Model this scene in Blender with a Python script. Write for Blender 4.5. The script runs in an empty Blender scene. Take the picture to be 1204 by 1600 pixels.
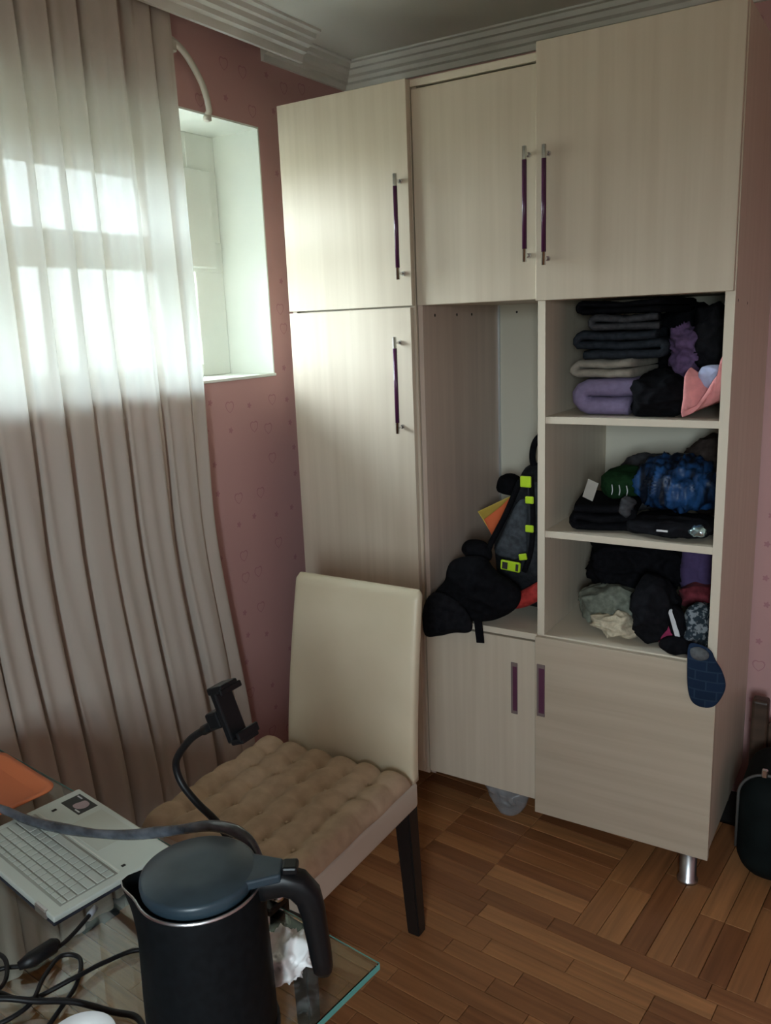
import bpy, bmesh, math, random
from mathutils import Vector, Matrix, noise
scene = bpy.context.scene
COL = scene.collection
R_ = math.radians
random.seed(7)

# ------------------------------------------------------------------ camera
cam_d = bpy.data.cameras.new('camera'); cam = bpy.data.objects.new('camera', cam_d); COL.objects.link(cam)
cr, cu, cf = Vector((0.849023, 0.526923, -0.038876)), Vector((-0.083898, 0.207097, 0.974716)), Vector((-0.521652, 0.824295, -0.220038))
cam.matrix_world = Matrix(((cr.x, cu.x, -cf.x, 1.76419), (cr.y, cu.y, -cf.y, -2.24773), (cr.z, cu.z, -cf.z, 1.65099), (0, 0, 0, 1)))
cam_d.sensor_fit = 'HORIZONTAL'; cam_d.sensor_width = 36.0; cam_d.lens = 1300.04 * 36 / 1204
cam_d.clip_start = 0.02
scene.camera = cam

# ------------------------------------------------------------------ light
SKY = 12.0
world = bpy.data.worlds.new('world'); scene.world = world; world.use_nodes = True
nt = world.node_tree; nt.nodes.clear()
wo = nt.nodes.new('ShaderNodeOutputWorld'); bg = nt.nodes.new('ShaderNodeBackground')
tc = nt.nodes.new('ShaderNodeTexCoord'); sp = nt.nodes.new('ShaderNodeSeparateXYZ'); rp = nt.nodes.new('ShaderNodeValToRGB')
mr = nt.nodes.new('ShaderNodeMapRange'); mr.inputs[1].default_value = -1; mr.inputs[2].default_value = 1
nt.links.new(tc.outputs['Generated'], sp.inputs[0]); nt.links.new(sp.outputs[2], mr.inputs[0]); nt.links.new(mr.outputs[0], rp.inputs[0])
el = rp.color_ramp.elements
el[0].position = 0.0; el[0].color = (0.10, 0.115, 0.10, 1)
el[1].position = 1.0; el[1].color = (0.72, 0.88, 1.0, 1)
e = el.new(0.47); e.color = (0.22, 0.26, 0.22, 1)
e = el.new(0.52); e.color = (0.80, 0.95, 1.0, 1)
nt.links.new(rp.outputs[0], bg.inputs[0]); bg.inputs[1].default_value = SKY; nt.links.new(bg.outputs[0], wo.inputs[0])

def portal(name, loc, rot, sx, sy):            # tells the renderer where the daylight comes in; gives no light itself
    d = bpy.data.lights.new(name, 'AREA'); d.shape = 'RECTANGLE'; d.size = sx; d.size_y = sy; d.cycles.is_portal = True
    o = bpy.data.objects.new(name, d); COL.objects.link(o); o.location = loc; o.rotation_euler = rot
portal('window_light_portal', (-0.43, -0.93, 1.90), (0, R_(-90), 0), 0.84, 2.06)
portal('added_fill_opening_portal', (2.25, -3.66, 1.65), (R_(90), 0, 0), 0.5, 0.9)      # unseen opening behind the camera, added for fill daylight

vs = scene.view_settings
vs.view_transform = 'Standard'; vs.look = 'None'; vs.gamma = 1.0; vs.use_curve_mapping = False
vs.exposure = 2.0

# ------------------------------------------------------------------ materials
def principled(name, col, rough=0.6, metal=0.0, spec=0.5, **kw):
    m = bpy.data.materials.new(name); m.use_nodes = True
    b = m.node_tree.nodes['Principled BSDF']
    b.inputs['Base Color'].default_value = (*col, 1); b.inputs['Roughness'].default_value = rough
    b.inputs['Metallic'].default_value = metal; b.inputs['Specular IOR Level'].default_value = spec
    for k, v in kw.items(): b.inputs[k.replace('_', ' ')].default_value = v
    return m
def noise_col(m, c1, c2, scale=(8, 8, 8), detail=4, bump=0.0, p0=0.35, p1=0.65, coord='Object', bumpscale=None):
    t = m.node_tree; N = t.nodes; L = t.links; b = N['Principled BSDF']
    tc = N.new('ShaderNodeTexCoord'); mp = N.new('ShaderNodeMapping'); nz = N.new('ShaderNodeTexNoise'); cr_ = N.new('ShaderNodeValToRGB')
    mp.inputs['Scale'].default_value = scale; nz.inputs['Scale'].default_value = 1; nz.inputs['Detail'].default_value = detail
    L.new(tc.outputs[coord], mp.inputs[0]); L.new(mp.outputs[0], nz.inputs['Vector']); L.new(nz.outputs[0], cr_.inputs[0])
    cr_.color_ramp.elements[0].position = p0; cr_.color_ramp.elements[1].position = p1
    cr_.color_ramp.elements[0].color = (*c1, 1); cr_.color_ramp.elements[1].color = (*c2, 1)
    L.new(cr_.outputs[0], b.inputs['Base Color'])
    if bump:
        bp = N.new('ShaderNodeBump'); bp.inputs['Strength'].default_value = bump; bp.inputs['Distance'].default_value = 0.003
        L.new(nz.outputs[0], bp.inputs['Height']); L.new(bp.outputs[0], b.inputs['Normal'])
    return m
def fabric(name, c, rough=0.9, var=0.75, scale=60, sheen=0.02):
    m = principled(name, c, rough, spec=0.15 if max(c) > .1 else .05)
    m.node_tree.nodes['Principled BSDF'].inputs['Sheen Weight'].default_value = sheen if max(c) > .1 else 0
    return noise_col(m, tuple(x * var for x in c), tuple(min(1, x * (2 - var)) for x in c), (scale,) * 3, 3, 0.25)

def wood_laminate(name, sc):
    m = principled(name, (.6, .5, .4), 0.42, spec=0.4)
    noise_col(m, (0.555, 0.47, 0.365), (0.62, 0.535, 0.425), sc, 3, 0.04, 0.3, 0.7)
    return m
LAM = wood_laminate('pale_laminate_upright_grain', (38, 38, 1.3))
LAMH = noise_col(principled('pale_laminate_level_grain', (.5, .42, .33), 0.42, spec=0.4), (0.465, 0.38, 0.285), (0.535, 0.445, 0.34), (1.6, 38, 38), 3, 0.04, 0.3, 0.7)
LAME = principled('pale_laminate_edge', (0.66, 0.58, 0.465), 0.45)
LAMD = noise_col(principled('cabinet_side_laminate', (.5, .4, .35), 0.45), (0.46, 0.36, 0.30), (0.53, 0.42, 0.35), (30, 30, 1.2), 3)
BACKP = principled('white_back_panel', (0.62, 0.58, 0.48), 0.6)
CHROME = principled('chrome', (0.75, 0.76, 0.77), 0.18, 1.0)
STEEL = principled('brushed_steel', (0.62, 0.63, 0.64), 0.32, 1.0)
PURPLE = principled('purple_plastic', (0.075, 0.016, 0.06), 0.25)
SLOT = principled('purple_recess', (0.11, 0.035, 0.07), 0.4)
DARK = principled('dark_hole', (0.02, 0.017, 0.015), 0.8)
PAINT = noise_col(principled('white_paint', (.8, .8, .76), 0.5), (0.76, 0.80, 0.74), (0.82, 0.85, 0.79), (4, 4, 4), 3)
CEIL = noise_col(principled('ceiling_paint', (.6, .6, .55), 0.8), (0.74, 0.73, 0.66), (0.80, 0.79, 0.72), (1.5, 1.5, 1.5), 3)
CORN = noise_col(principled('cornice_plaster', (.66, .66, .62), 0.7), (0.68, 0.67, 0.62), (0.76, 0.75, 0.70), (5, 5, 5), 3)
BLACKP = principled('black_plastic', (0.005, 0.0055, 0.0065), 0.4, spec=.3)
BLACKM = noise_col(principled('matt_black_steel', (.01, .012, .014), 0.6, spec=.15), (0.003, 0.004, 0.005), (0.005, 0.0065, 0.008), (90, 90, 90), 2)
LIDM = noise_col(principled('kettle_lid_blue_reflection', (.03, .04, .05), 0.36, spec=.45), (0.014, 0.028, 0.040), (0.032, 0.055, 0.072), (14, 14, 14), 4)  # mottled blue in the colour imitates reflections on the lid
RUBBER = principled('black_rubber', (0.006, 0.006, 0.007), 0.45, spec=.35)
CREAM = noise_col(principled('cream_leatherette', (.6, .54, .4), 0.42), (0.66, 0.575, 0.41), (0.70, 0.615, 0.45), (6, 6, 6), 3, 0.03)
CREAMS = principled('cream_leatherette_side', (0.58, 0.51, 0.42), 0.5)
LEGB = principled('black_wood', (0.012, 0.010, 0.010), 0.4)
CUSH = fabric('taupe_cushion_cloth', (0.50, 0.375, 0.26), 0.85, 0.9, 25)
SILVER = principled('silver_laptop', (0.62, 0.68, 0.63), 0.35, 0.25)
KEYM = principled('silver_key', (0.56, 0.61, 0.56), 0.45, 0.1)
KEYW = principled('keyboard_well', (0.36, 0.375, 0.335), 0.5, 0.2)
LIDU = principled('dark_laptop_lid', (0.03, 0.035, 0.05), 0.4, 0.3)
ORANGE = principled('orange_plastic', (0.72, 0.20, 0.075), 0.4)
WHITEC = principled('white_ceramic', (0.78, 0.79, 0.78), 0.25)
TISSUE = principled('white_tissue', (0.8, 0.8, 0.79), 0.9, spec=0.1)
HOSEW = noise_col(principled('grey_hose_in_plastic', (.12, .14, .17), 0.16, spec=0.9), (0.03, 0.04, 0.055), (0.13, 0.155, 0.19), (16, 30, 30), 5, 0.6)
PIPE = principled('white_plastic_pipe', (0.55, 0.52, 0.45), 0.4)
SUIT = noise_col(principled('dark_green_case', (.006, .012, .012), 0.75, spec=.15), (0.003, 0.006, 0.006), (0.005, 0.009, 0.009), (20, 20, 20), 2)
DWOOD = noise_col(principled('dark_brown_wood', (.05, .03, .02), 0.45), (0.045, 0.026, 0.017), (0.085, 0.05, 0.033), (4, 30, 30), 3)

def thin_glass(name, tint=(1, 1, 1)):
    m = bpy.data.materials.new(name); m.use_nodes = True; t = m.node_tree; t.nodes.clear(); N = t.nodes; L = t.links
    o = N.new('ShaderNodeOutputMaterial'); mx = N.new('ShaderNodeMixShader'); tr = N.new('ShaderNodeBsdfTransparent'); gl = N.new('ShaderNodeBsdfGlossy'); fr = N.new('ShaderNodeFresnel')
    tr.inputs[0].default_value = (*tint, 1); gl.inputs['Roughness'].default_value = 0.02; fr.inputs[0].default_value = 1.45
    L.new(fr.outputs[0], mx.inputs[0]); L.new(tr.outputs[0], mx.inputs[1]); L.new(gl.outputs[0], mx.inputs[2]); L.new(mx.outputs[0], o.inputs[0])
    return m
PANE = thin_glass('window_glass')
GLASS = principled('table_glass', (0.80, 0.95, 0.90), 0.0, Transmission_Weight=1.0, IOR=1.52)
def bag_plastic(name):
    m = bpy.data.materials.new(name); m.use_nodes = True; t = m.node_tree; N = t.nodes; L = t.links
    b = N['Principled BSDF']; b.inputs['Base Color'].default_value = (0.40, 0.41, 0.42, 1); b.inputs['Roughness'].default_value = 0.3
    o = N['Material Output']; mx = N.new('ShaderNodeMixShader'); tr = N.new('ShaderNodeBsdfTransparent'); mx.inputs[0].default_value = 0.40
    L.new(tr.outputs[0], mx.inputs[1]); L.new(b.outputs[0], mx.inputs[2]); L.new(mx.outputs[0], o.inputs[0])
    return m
PBAG = bag_plastic('thin_white_plastic')
def sheer(name):
    m = bpy.data.materials.new(name); m.use_nodes = True; t = m.node_tree; t.nodes.clear(); N = t.nodes; L = t.links
    o = N.new('ShaderNodeOutputMaterial'); tr = N.new('ShaderNodeBsdfTransparent'); tl = N.new('ShaderNodeBsdfTranslucent'); df = N.new('ShaderNodeBsdfDiffuse')
    m1 = N.new('ShaderNodeMixShader'); m2 = N.new('ShaderNodeMixShader')
    c = (0.225, 0.23, 0.215, 1)
    tl.inputs[0].default_value = c; df.inputs[0].default_value = (0.80, 0.71, 0.62, 1); tr.inputs[0].default_value = (1, 1, 1, 1)
    tcn = N.new('ShaderNodeTexCoord'); mp = N.new('ShaderNodeMapping'); nz = N.new('ShaderNodeTexNoise'); mrn = N.new('ShaderNodeMapRange')
    mp.inputs['Scale'].default_value = (200, 200, 40); nz.inputs['Scale'].default_value = 1
    mrn.inputs[3].default_value = 0.002; mrn.inputs[4].default_value = 0.019
    L.new(tcn.outputs['Object'], mp.inputs[0]); L.new(mp.outputs[0], nz.inputs['Vector']); L.new(nz.outputs[0], mrn.inputs[0])
    m1.inputs[0].default_value = 0.38
    L.new(df.outputs[0], m1.inputs[1]); L.new(tl.outputs[0], m1.inputs[2])
    L.new(mrn.outputs[0], m2.inputs[0]); L.new(m1.outputs[0], m2.inputs[1]); L.new(tr.outputs[0], m2.inputs[2]); L.new(m2.outputs[0], o.inputs[0])
    return m
SHEER = sheer('sheer_curtain_cloth')

def wallpaper(name, ax):
    m = principled(name, (.5, .25, .23), 0.65, spec=0.3); t = m.node_tree; N = t.nodes; L = t.links; b = N['Principled BSDF']
    def M(op, a, c=None, d=None):
        n = N.new('ShaderNodeMath'); n.operation = op
        for i, v in enumerate((a, c, d)):
            if v is None: continue
            if isinstance(v, (int, float)): n.inputs[i].default_value = v
            else: L.new(v, n.inputs[i])
        return n.outputs[0]
    tcn = N.new('ShaderNodeTexCoord'); s = N.new('ShaderNodeSeparateXYZ'); L.new(tcn.outputs['Object'], s.inputs[0])
    cell = 0.105
    u = M('DIVIDE', s.outputs[ax], cell); v = M('DIVIDE', s.outputs[2], cell)
    iu, iv = M('FLOOR', u), M('FLOOR', v)
    cb = N.new('ShaderNodeCombineXYZ'); L.new(iu, cb.inputs[0]); L.new(iv, cb.inputs[1])
    wn = N.new('ShaderNodeTexWhiteNoise'); wn.noise_dimensions = '2D'; L.new(cb.outputs[0], wn.inputs['Vector'])
    sc = N.new('ShaderNodeSeparateColor'); L.new(wn.outputs['Color'], sc.inputs[0])
    def loc(frac, rnd): return M('SUBTRACT', M('SUBTRACT', frac, 0.5), M('MULTIPLY', M('SUBTRACT', rnd, 0.5), 0.45))
    x, y = loc(M('FRACT', u), sc.outputs[0]), loc(M('FRACT', v), sc.outputs[1])
    # heart outline
    hx, hy = M('DIVIDE', x, 0.17), M('ADD', M('DIVIDE', y, 0.17), 0.1)
    x2, y2 = M('MULTIPLY', hx, hx), M('MULTIPLY', hy, hy)
    a_ = M('SUBTRACT', M('ADD', x2, y2), 1.0)
    hv = M('SUBTRACT', M('MULTIPLY', M('MULTIPLY', a_, a_), a_), M('MULTIPLY', M('MULTIPLY', x2, y2), hy))
    gx, gy = M('MULTIPLY', hx, 1.22), M('MULTIPLY', hy, 1.22)
    gx2, gy2 = M('MULTIPLY', gx, gx), M('MULTIPLY', gy, gy); b_ = M('SUBTRACT', M('ADD', gx2, gy2), 1.0)
    hv2 = M('SUBTRACT', M('MULTIPLY', M('MULTIPLY', b_, b_), b_), M('MULTIPLY', M('MULTIPLY', gx2, gy2), gy))
    heart = M('MULTIPLY', M('LESS_THAN', hv, 0.0), M('GREATER_THAN', hv2, 0.0))
    # flower
    rad = M('SQRT', M('ADD', M('MULTIPLY', x, x), M('MULTIPLY', y, y)))
    ang = M('ARCTAN2', y, x)
    fl = M('LESS_THAN', rad, M('ADD', 0.085, M('MULTIPLY', M('COSINE', M('MULTIPLY', ang, 5)), 0.022)))
    ish = M('GREATER_THAN', sc.outputs[2], 0.72); isf = M('LESS_THAN', sc.outputs[2], 0.5)
    mask = M('MULTIPLY', M('MAXIMUM', M('MULTIPLY', heart, ish), M('MULTIPLY', fl, isf)), 0.45)
    nz = N.new('ShaderNodeTexNoise'); nz.inputs['Scale'].default_value = 3; L.new(tcn.outputs['Object'], nz.inputs['Vector'])
    base = N.new('ShaderNodeMix'); base.data_type = 'RGBA'; L.new(nz.outputs[0], base.inputs[0])
    base.inputs[6].default_value = (0.50, 0.287, 0.276, 1); base.inputs[7].default_value = (0.56, 0.332, 0.318, 1)
    mx = N.new('ShaderNodeMix'); mx.data_type = 'RGBA'; L.new(mask, mx.inputs[0]); L.new(base.outputs[2], mx.inputs[6])
    mx.inputs[7].default_value = (0.30, 0.085, 0.14, 1)
    L.new(mx.outputs[2], b.inputs['Base Color'])
    return m
WP_L = wallpaper('pink_wallpaper_left', 1); WP_B = wallpaper('pink_wallpaper_back', 0)

def parquet(name):
    m = principled(name, (.2, .09, .04), 0.33, spec=0.45); t = m.node_tree; N = t.nodes; L = t.links; b = N['Principled BSDF']
    oi = N.new('ShaderNodeObjectInfo'); geo = N.new('ShaderNodeNewGeometry'); add = N.new('ShaderNodeMath'); fr = N.new('ShaderNodeMath')
    L.new(oi.outputs['Random'], add.inputs[0]); L.new(geo.outputs['Random Per Island'], add.inputs[1]); fr.operation = 'FRACT'; L.new(add.outputs[0], fr.inputs[0])
    cr_ = N.new('ShaderNodeValToRGB'); E_ = cr_.color_ramp.elements
    E_[0].color = (0.24, 0.094, 0.037, 1); E_[1].color = (0.48, 0.222, 0.088, 1); e_ = E_.new(0.45); e_.color = (0.34, 0.146, 0.058, 1); e_ = E_.new(0.75); e_.color = (0.40, 0.180, 0.071, 1)
    L.new(fr.outputs[0], cr_.inputs[0])
    tcn = N.new('ShaderNodeTexCoord'); mp = N.new('ShaderNodeMapping'); mp.inputs['Scale'].default_value = (3, 60, 60); nz = N.new('ShaderNodeTexNoise'); nz.inputs['Scale'].default_value = 1; nz.inputs['Detail'].default_value = 5
    cmb = N.new('ShaderNodeCombineXYZ'); ml = N.new('ShaderNodeMath'); ml.operation = 'MULTIPLY'; ml.inputs[1].default_value = 40; L.new(fr.outputs[0], ml.inputs[0]); L.new(ml.outputs[0], cmb.inputs[0]); L.new(ml.outputs[0], cmb.inputs[1])
    L.new(cmb.outputs[0], mp.inputs['Location'])
    L.new(tcn.outputs['Object'], mp.inputs[0]); L.new(mp.outputs[0], nz.inputs['Vector'])
    r2 = N.new('ShaderNodeMapRange'); r2.inputs[1].default_value = .3; r2.inputs[2].default_value = .7; r2.inputs[3].default_value = 0.72; r2.inputs[4].default_value = 1.15; L.new(nz.outputs[0], r2.inputs[0])
    mx = N.new('ShaderNodeMix'); mx.data_type = 'RGBA'; mx.blend_type = 'MULTIPLY'; mx.inputs[0].default_value = 1
    L.new(cr_.outputs[0], mx.inputs[6]); L.new(r2.outputs[0], mx.inputs[7]); L.new(mx.outputs[2], b.inputs['Base Color'])
    return m
PARQ = parquet('oak_parquet')

# ------------------------------------------------------------------ helpers
MW = {}
def bm_box(lo, hi, bev=0.0, seg=1, bm=None):
    b = bmesh.new()
    bmesh.ops.create_cube(b, size=1)
    lo, hi = Vector(lo), Vector(hi)
    for v in b.verts: v.co = Vector(((v.co.x + .5) * (hi.x - lo.x) + lo.x, (v.co.y + .5) * (hi.y - lo.y) + lo.y, (v.co.z + .5) * (hi.z - lo.z) + lo.z))
    if bev: bmesh.ops.bevel(b, geom=list(b.edges), offset=bev, segments=seg, profile=0.5, affect='EDGES')
    return join(bm, b)
def join(bm, b, mi=None):
    if mi is not None:
        for f in b.faces: f.material_index = mi
    if bm is None: return b
    me = bpy.data.meshes.new('t'); b.to_mesh(me); b.free(); bm.from_mesh(me); bpy.data.meshes.remove(me); return bm
def bm_tube(pts, rad, n=10, cap=True, smooth_sub=0, bm=None):
    pts = [Vector(p) for p in pts]
    if smooth_sub:
        out = []
        P = [pts[0] * 2 - pts[1]] + pts + [pts[-1] * 2 - pts[-2]]
        rr = rad if isinstance(rad, (list, tuple)) else [rad] * len(pts); ro = []
        for i in range(len(pts) - 1):
            p0, p1, p2, p3 = P[i:i + 4]
            for k in range(smooth_sub):
                t = k / smooth_sub
                out.append(0.5 * ((2 * p1) + (p2 - p0) * t + (2 * p0 - 5 * p1 + 4 * p2 - p3) * t * t + (3 * p1 - p0 - 3 * p2 + p3) * t ** 3)); ro.append(rr[i] * (1 - t) + rr[i + 1] * t)
        out.append(pts[-1]); ro.append(rr[-1]); pts, rad = out, ro
    b = bmesh.new(); rings = []
    if not isinstance(rad, (list, tuple)): rad = [rad] * len(pts)
    nrm = None
    for i, p in enumerate(pts):
        tg = (pts[min(i + 1, len(pts) - 1)] - pts[max(i - 1, 0)]).normalized()
        if nrm is None:
            nrm = tg.orthogonal().normalized()
        nrm = (nrm - tg * nrm.dot(tg)).normalized(); bi = tg.cross(nrm)
        rings.append([b.verts.new(p + (nrm * math.cos(a) + bi * math.sin(a)) * rad[i]) for a in [2 * math.pi * k / n for k in range(n)]])
    for A, B in zip(rings, rings[1:]):
        for k in range(n): b.faces.new((A[k], A[(k + 1) % n], B[(k + 1) % n], B[k]))
    if cap: b.faces.new(rings[0][::-1]); b.faces.new(rings[-1])
    for f in b.faces: f.smooth = len(f.verts) == 4
    return join(bm, b)
def bm_lathe(prof, c, n=32, bm=None, capb=True, capt=True):
    b = bmesh.new(); c = Vector(c); rings = []
    for r, z in prof: rings.append([b.verts.new(c + Vector((r * math.cos(2 * math.pi * k / n), r * math.sin(2 * math.pi * k / n), z))) for k in range(n)])
    for A, B in zip(rings, rings[1:]):
        for k in range(n):
            f = b.faces.new((A[k], A[(k + 1) % n], B[(k + 1) % n], B[k])); f.smooth = True
    if capb: b.faces.new(rings[0][::-1])
    if capt: b.faces.new(rings[-1])
    return join(bm, b)
def bm_prism(poly, axis, a0, a1, bm=None, bev=0):
    """poly: 2D points in the two other axes (in xyz order), extruded along axis from a0 to a1"""
    b = bmesh.new()
    def P(p, a):
        q = list(p); q.insert(axis, a); return b.verts.new(q)
    A = [P(p, a0) for p in poly]; B = [P(p, a1) for p in poly]; n = len(poly)
    for k in range(n): b.faces.new((A[k], A[(k + 1) % n], B[(k + 1) % n], B[k]))
    b.faces.new(A[::-1]); b.faces.new(B)
    bmesh.ops.recalc_face_normals(b, faces=b.faces)
    if bev: bmesh.ops.bevel(b, geom=list(b.edges), offset=bev, segments=2, profile=0.5, affect='EDGES')
    return join(bm, b)
def link(name, bm, mats, parent=None, smooth=None, origin=None):
    mats = mats if isinstance(mats, (list, tuple)) else [mats]
    me = bpy.data.meshes.new(name); o = bpy.data.objects.new(name, me); COL.objects.link(o)
    if parent is not None:
        bm.transform(MW[parent.name].inverted()); o.parent = parent; MW[o.name] = MW[parent.name]
    else:
        if origin is None:
            xs = [v.co for v in bm.verts]
            lo = Vector([min(v[i] for v in xs) for i in range(3)]); hi = Vector([max(v[i] for v in xs) for i in range(3)])
            origin = Vector(((lo.x + hi.x) / 2, (lo.y + hi.y) / 2, lo.z))
        mw = Matrix.Translation(origin); bm.transform(mw.inverted()); o.location = origin; MW[o.name] = mw
    if smooth is not None:
        for f in bm.faces: f.smooth = smooth
    bm.to_mesh(me); bm.free()
    for m in mats: me.materials.append(m)
    return o
def tag(o, label, cat, group=None):
    o['label'] = label; o['category'] = cat
    if group: o['group'] = group
    return o
def thing(name, label, cat, loc, rotz=0, group=None):
    o = bpy.data.objects.new(name, None); COL.objects.link(o); o.empty_display_size = 0.05
    o.location = loc; o.rotation_euler = (0, 0, rotz); MW[o.name] = Matrix.Translation(loc) @ Matrix.Rotation(rotz, 4, 'Z')
    return tag(o, label, cat, group)
def struct(o): o['kind'] = 'structure'; return o
def L_(root, bm):                                   # shapes written in a thing's own axes -> world
    bm.transform(MW[root.name]); return bm
def dupe(src, parent, loc):                          # share a mesh, place it at loc in the parent's own axes
    o = src.copy(); COL.objects.link(o); o.parent = parent; o.location = loc; MW[o.name] = MW[parent.name]; return o

# ------------------------------------------------------------------ the room
XW, YB, ZC = -0.16, 0.63, 2.60
XR, YF = 3.2, -3.6
WY0, WY1, WZ0, WZ1 = -1.95, 0.09, 1.49, 2.31
w = bm_box((XW - .28, YF - .1, -.1), (XW, YB + .1, WZ0)); w = bm_box((XW - .28, YF - .1, WZ1), (XW, YB + .1, ZC), bm=w)
w = bm_box((XW - .28, YF - .1, WZ0), (XW, WY0, WZ1), bm=w); w = bm_box((XW - .28, WY1, WZ0), (XW, YB + .1, WZ1), bm=w)
struct(link('wall_left', w, WP_L, origin=Vector((XW, 0, 0))))
struct(link('wall_back', bm_box((XW, YB, -.1), (XR, YB + .1, ZC)), WP_B, origin=Vector((0, YB, 0))))
struct(link('wall_right', bm_box((XR, YF - .1, -.1), (XR + .1, YB + .1, ZC)), WP_L, origin=Vector((XR, 0, 0))))
b = bm_box((XW, YF - .1, -.1), (XR, YF, 1.2)); b = bm_box((XW, YF - .1, 2.1), (XR, YF, ZC), bm=b); b = bm_box((XW, YF - .1, 1.2), (2.0, YF, 2.1), bm=b); b = bm_box((2.50, YF - .1, 1.2), (XR, YF, 2.1), bm=b)  # gap in the unseen front wall is added to let fill daylight in
struct(link('wall_front', b, WP_B, origin=Vector((0, YF, 0))))
struct(link('ceiling', bm_box((XW - .28, YF - .1, ZC), (XR + .1, YB + .1, ZC + .1)), CEIL))
floor = struct(link('floor', bm_box((XW, YF, -.1), (XR, YB, -.012)), DARK, origin=Vector((0, 0, 0))))

# white lining of the window reveal, then the window itself
t = .006
b = bm_box((XW - .275, WY0, WZ0), (XW + .002, WY1, WZ0 + t)); b = bm_box((XW - .275, WY0, WZ1 - t), (XW + .002, WY1, WZ1), bm=b)
b = bm_box((XW - .275, WY1 - t, WZ0), (XW + .002, WY1, WZ1), bm=b); b = bm_box((XW - .275, WY0, WZ0), (XW + .002, WY0 + t, WZ1), bm=b)
struct(link('trim_1', b, PAINT))
struct(link('trim_2', bm_box((XW - .2, WY0 - .01, WZ0 - .003), (XW + .008, WY1 + .003, WZ0 + .007), .002), PAINT))   # sill edge
win = bpy.data.objects.new('window_1', None); COL.objects.link(win); win.location = (XW - .22, (WY0 + WY1) / 2, WZ0); MW['window_1'] = Matrix.Translation(win.location); struct(win)
X0, X1 = XW - .26, XW - .20
a0, a1, z0, z1 = WY0 + t, WY1 - t, WZ0 + t, WZ1 - t
fr = bm_box((X0, a0, z1 - .165), (X1, a1, z1), .003); fr = bm_box((X0 + .001, a0, z0), (X1 + .001, a1, z0 + .045), .003, bm=fr)
fr = bm_box((X0 + .002, a1 - .14, z0), (X1 + .002, a1, z1), .003, bm=fr); fr = bm_box((X0 + .002, a0, z0), (X1 + .002, a0 + .08, z1), .003, bm=fr)
link('window_frame', fr, PAINT, win)
link('transom', bm_box((X0, a0, 1.852), (X1 + .0045, a1, 1.955), .003), PAINT, win)
for yy in (-.78, -1.36): link('mullion', bm_box((X0, yy - .035, z0), (X1 + .003, yy + .035, z1), .003), PAINT, win)
link('vent_sash', bm_box((X1, -.10, 1.865), (X1 + .022, .035, 2.185), .004), PAINT, win)
for ya, yb in ((a0 + .06, -1.36), (-1.36, -.78), (-.78, a1 - .12)):
    for za, zb in ((z0 + .03, 1.87), (1.94, z1 - .15)):
        link('pane', bm_box((X0 + .028, ya, za), (X0 + .032, yb, zb)), PANE, win)

# cornices
def prof_strip(d0, sgn): return [(d0 + sgn * d, ZC + z) for d, z in ((0, -.078), (.012, -.078), (.016, -.06), (.03, -.056), (.036, -.044), (.05, -.038), (.058, -.024), (.072, -.022), (.078, -.008), (.092, -.006), (.092, 0), (0, 0))]
struct(link('trim_3', bm_prism([(d, z) for d, z in prof_strip(YB, -1)], 0, XW, XR), CORN))
struct(link('trim_4', bm_prism(prof_strip(XW, 1), 1, .13, YB - .02), CORN))
struct(link('trim_5', bm_prism([(-.062 + d, ZC + z) for d, z in ((0, -.085), (.012, -.085), (.016, -.062), (.032, -.058), (.036, -.045), (.052, -.04), (.056, -.026), (.07, -.024), (.074, -.01), (.092, -.008), (.092, 0), (0, 0))], 1, YF, .215), CORN))

# parquet, one board at a time where the photograph shows it
def bm_plank(L, W):
    return bm_box((-L / 2, -W / 2, -.012), (L / 2, W / 2, 0), .0012)
TH = R_(-5.0); P0 = Vector((1.095, -.30, 0)); RM = Matrix.Translation(P0) @ Matrix.Rotation(TH, 4, 'Z')
rest = bmesh.new(); planks = {}; n_pl = 0
rnd = random.Random(3)
camp = cam.matrix_world.translation
def in_view(p):
    d = p - camp; z = d.dot(cf)
    if z < .1: return False
    x = 602 + 1300 * d.dot(cr) / z; y = 800 - 1300 * d.dot(cu) / z
    return -40 < x < 1260 and 1150 < y < 1760
def put_plank(a, bb, L, W, along_b):
    global n_pl, rest
    M_ = RM @ Matrix.Translation((a, bb, 0)) @ (Matrix.Rotation(R_(90), 4, 'Z') if along_b else Matrix())
    c = M_.translation
    if not (XW + .06 < c.x < XR - .06 and YF + .06 < c.y < YB - .06): return
    dz = rnd.uniform(-.0007, 0.0)
    M_ = Matrix.Translation((0, 0, dz)) @ M_ @ Matrix.Rotation(rnd.uniform(-.002, .002), 4, 'Z')
    if in_view(c) and n_pl < 298:
        key = (round(L, 3), round(W, 3))
        if key not in planks:
            o = link('parquet_plank', bm_plank(L - .0016, W - .0016), PARQ, floor); planks[key] = o
        else:
            o = planks[key].copy(); COL.objects.link(o); o.parent = floor
        o.matrix_local = M_; n_pl += 1
    else:
        p = bm_plank(L - .0016, W - .0016); p.transform(M_); rest = join(rest, p)
PW = .0575
for i in range(-64, 20):                 # boards running to the right
    bb = (i + .5) * PW
    a = -2.2 + (i % 4) * .11 + rnd.uniform(0, .05) if bb < 0 else -2.2
    while a < 2.6:
        L = rnd.choice((.215, .215, .30, .43)) if bb < 0 else (.23 if a > -1.2 else .4)
        if bb > 0 and a + L > -.12: L = max(.05, -a)
        if bb > 0 and a > -.01: break
        put_plank(a + L / 2, bb, L, PW, False); a += L
for k in range(0, 36):                   # boards running into the room's depth, by the cabinet's right end
    a = (k + .5) * .068; bb = -.0 + (0 if k % 2 else -.0)
    off = (.36 if (k // 2) % 2 else .24); s = 0.0
    while s < 1.4:
        put_plank(a, s + off / 2, off, .068, True); s += off; off = .36
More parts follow.
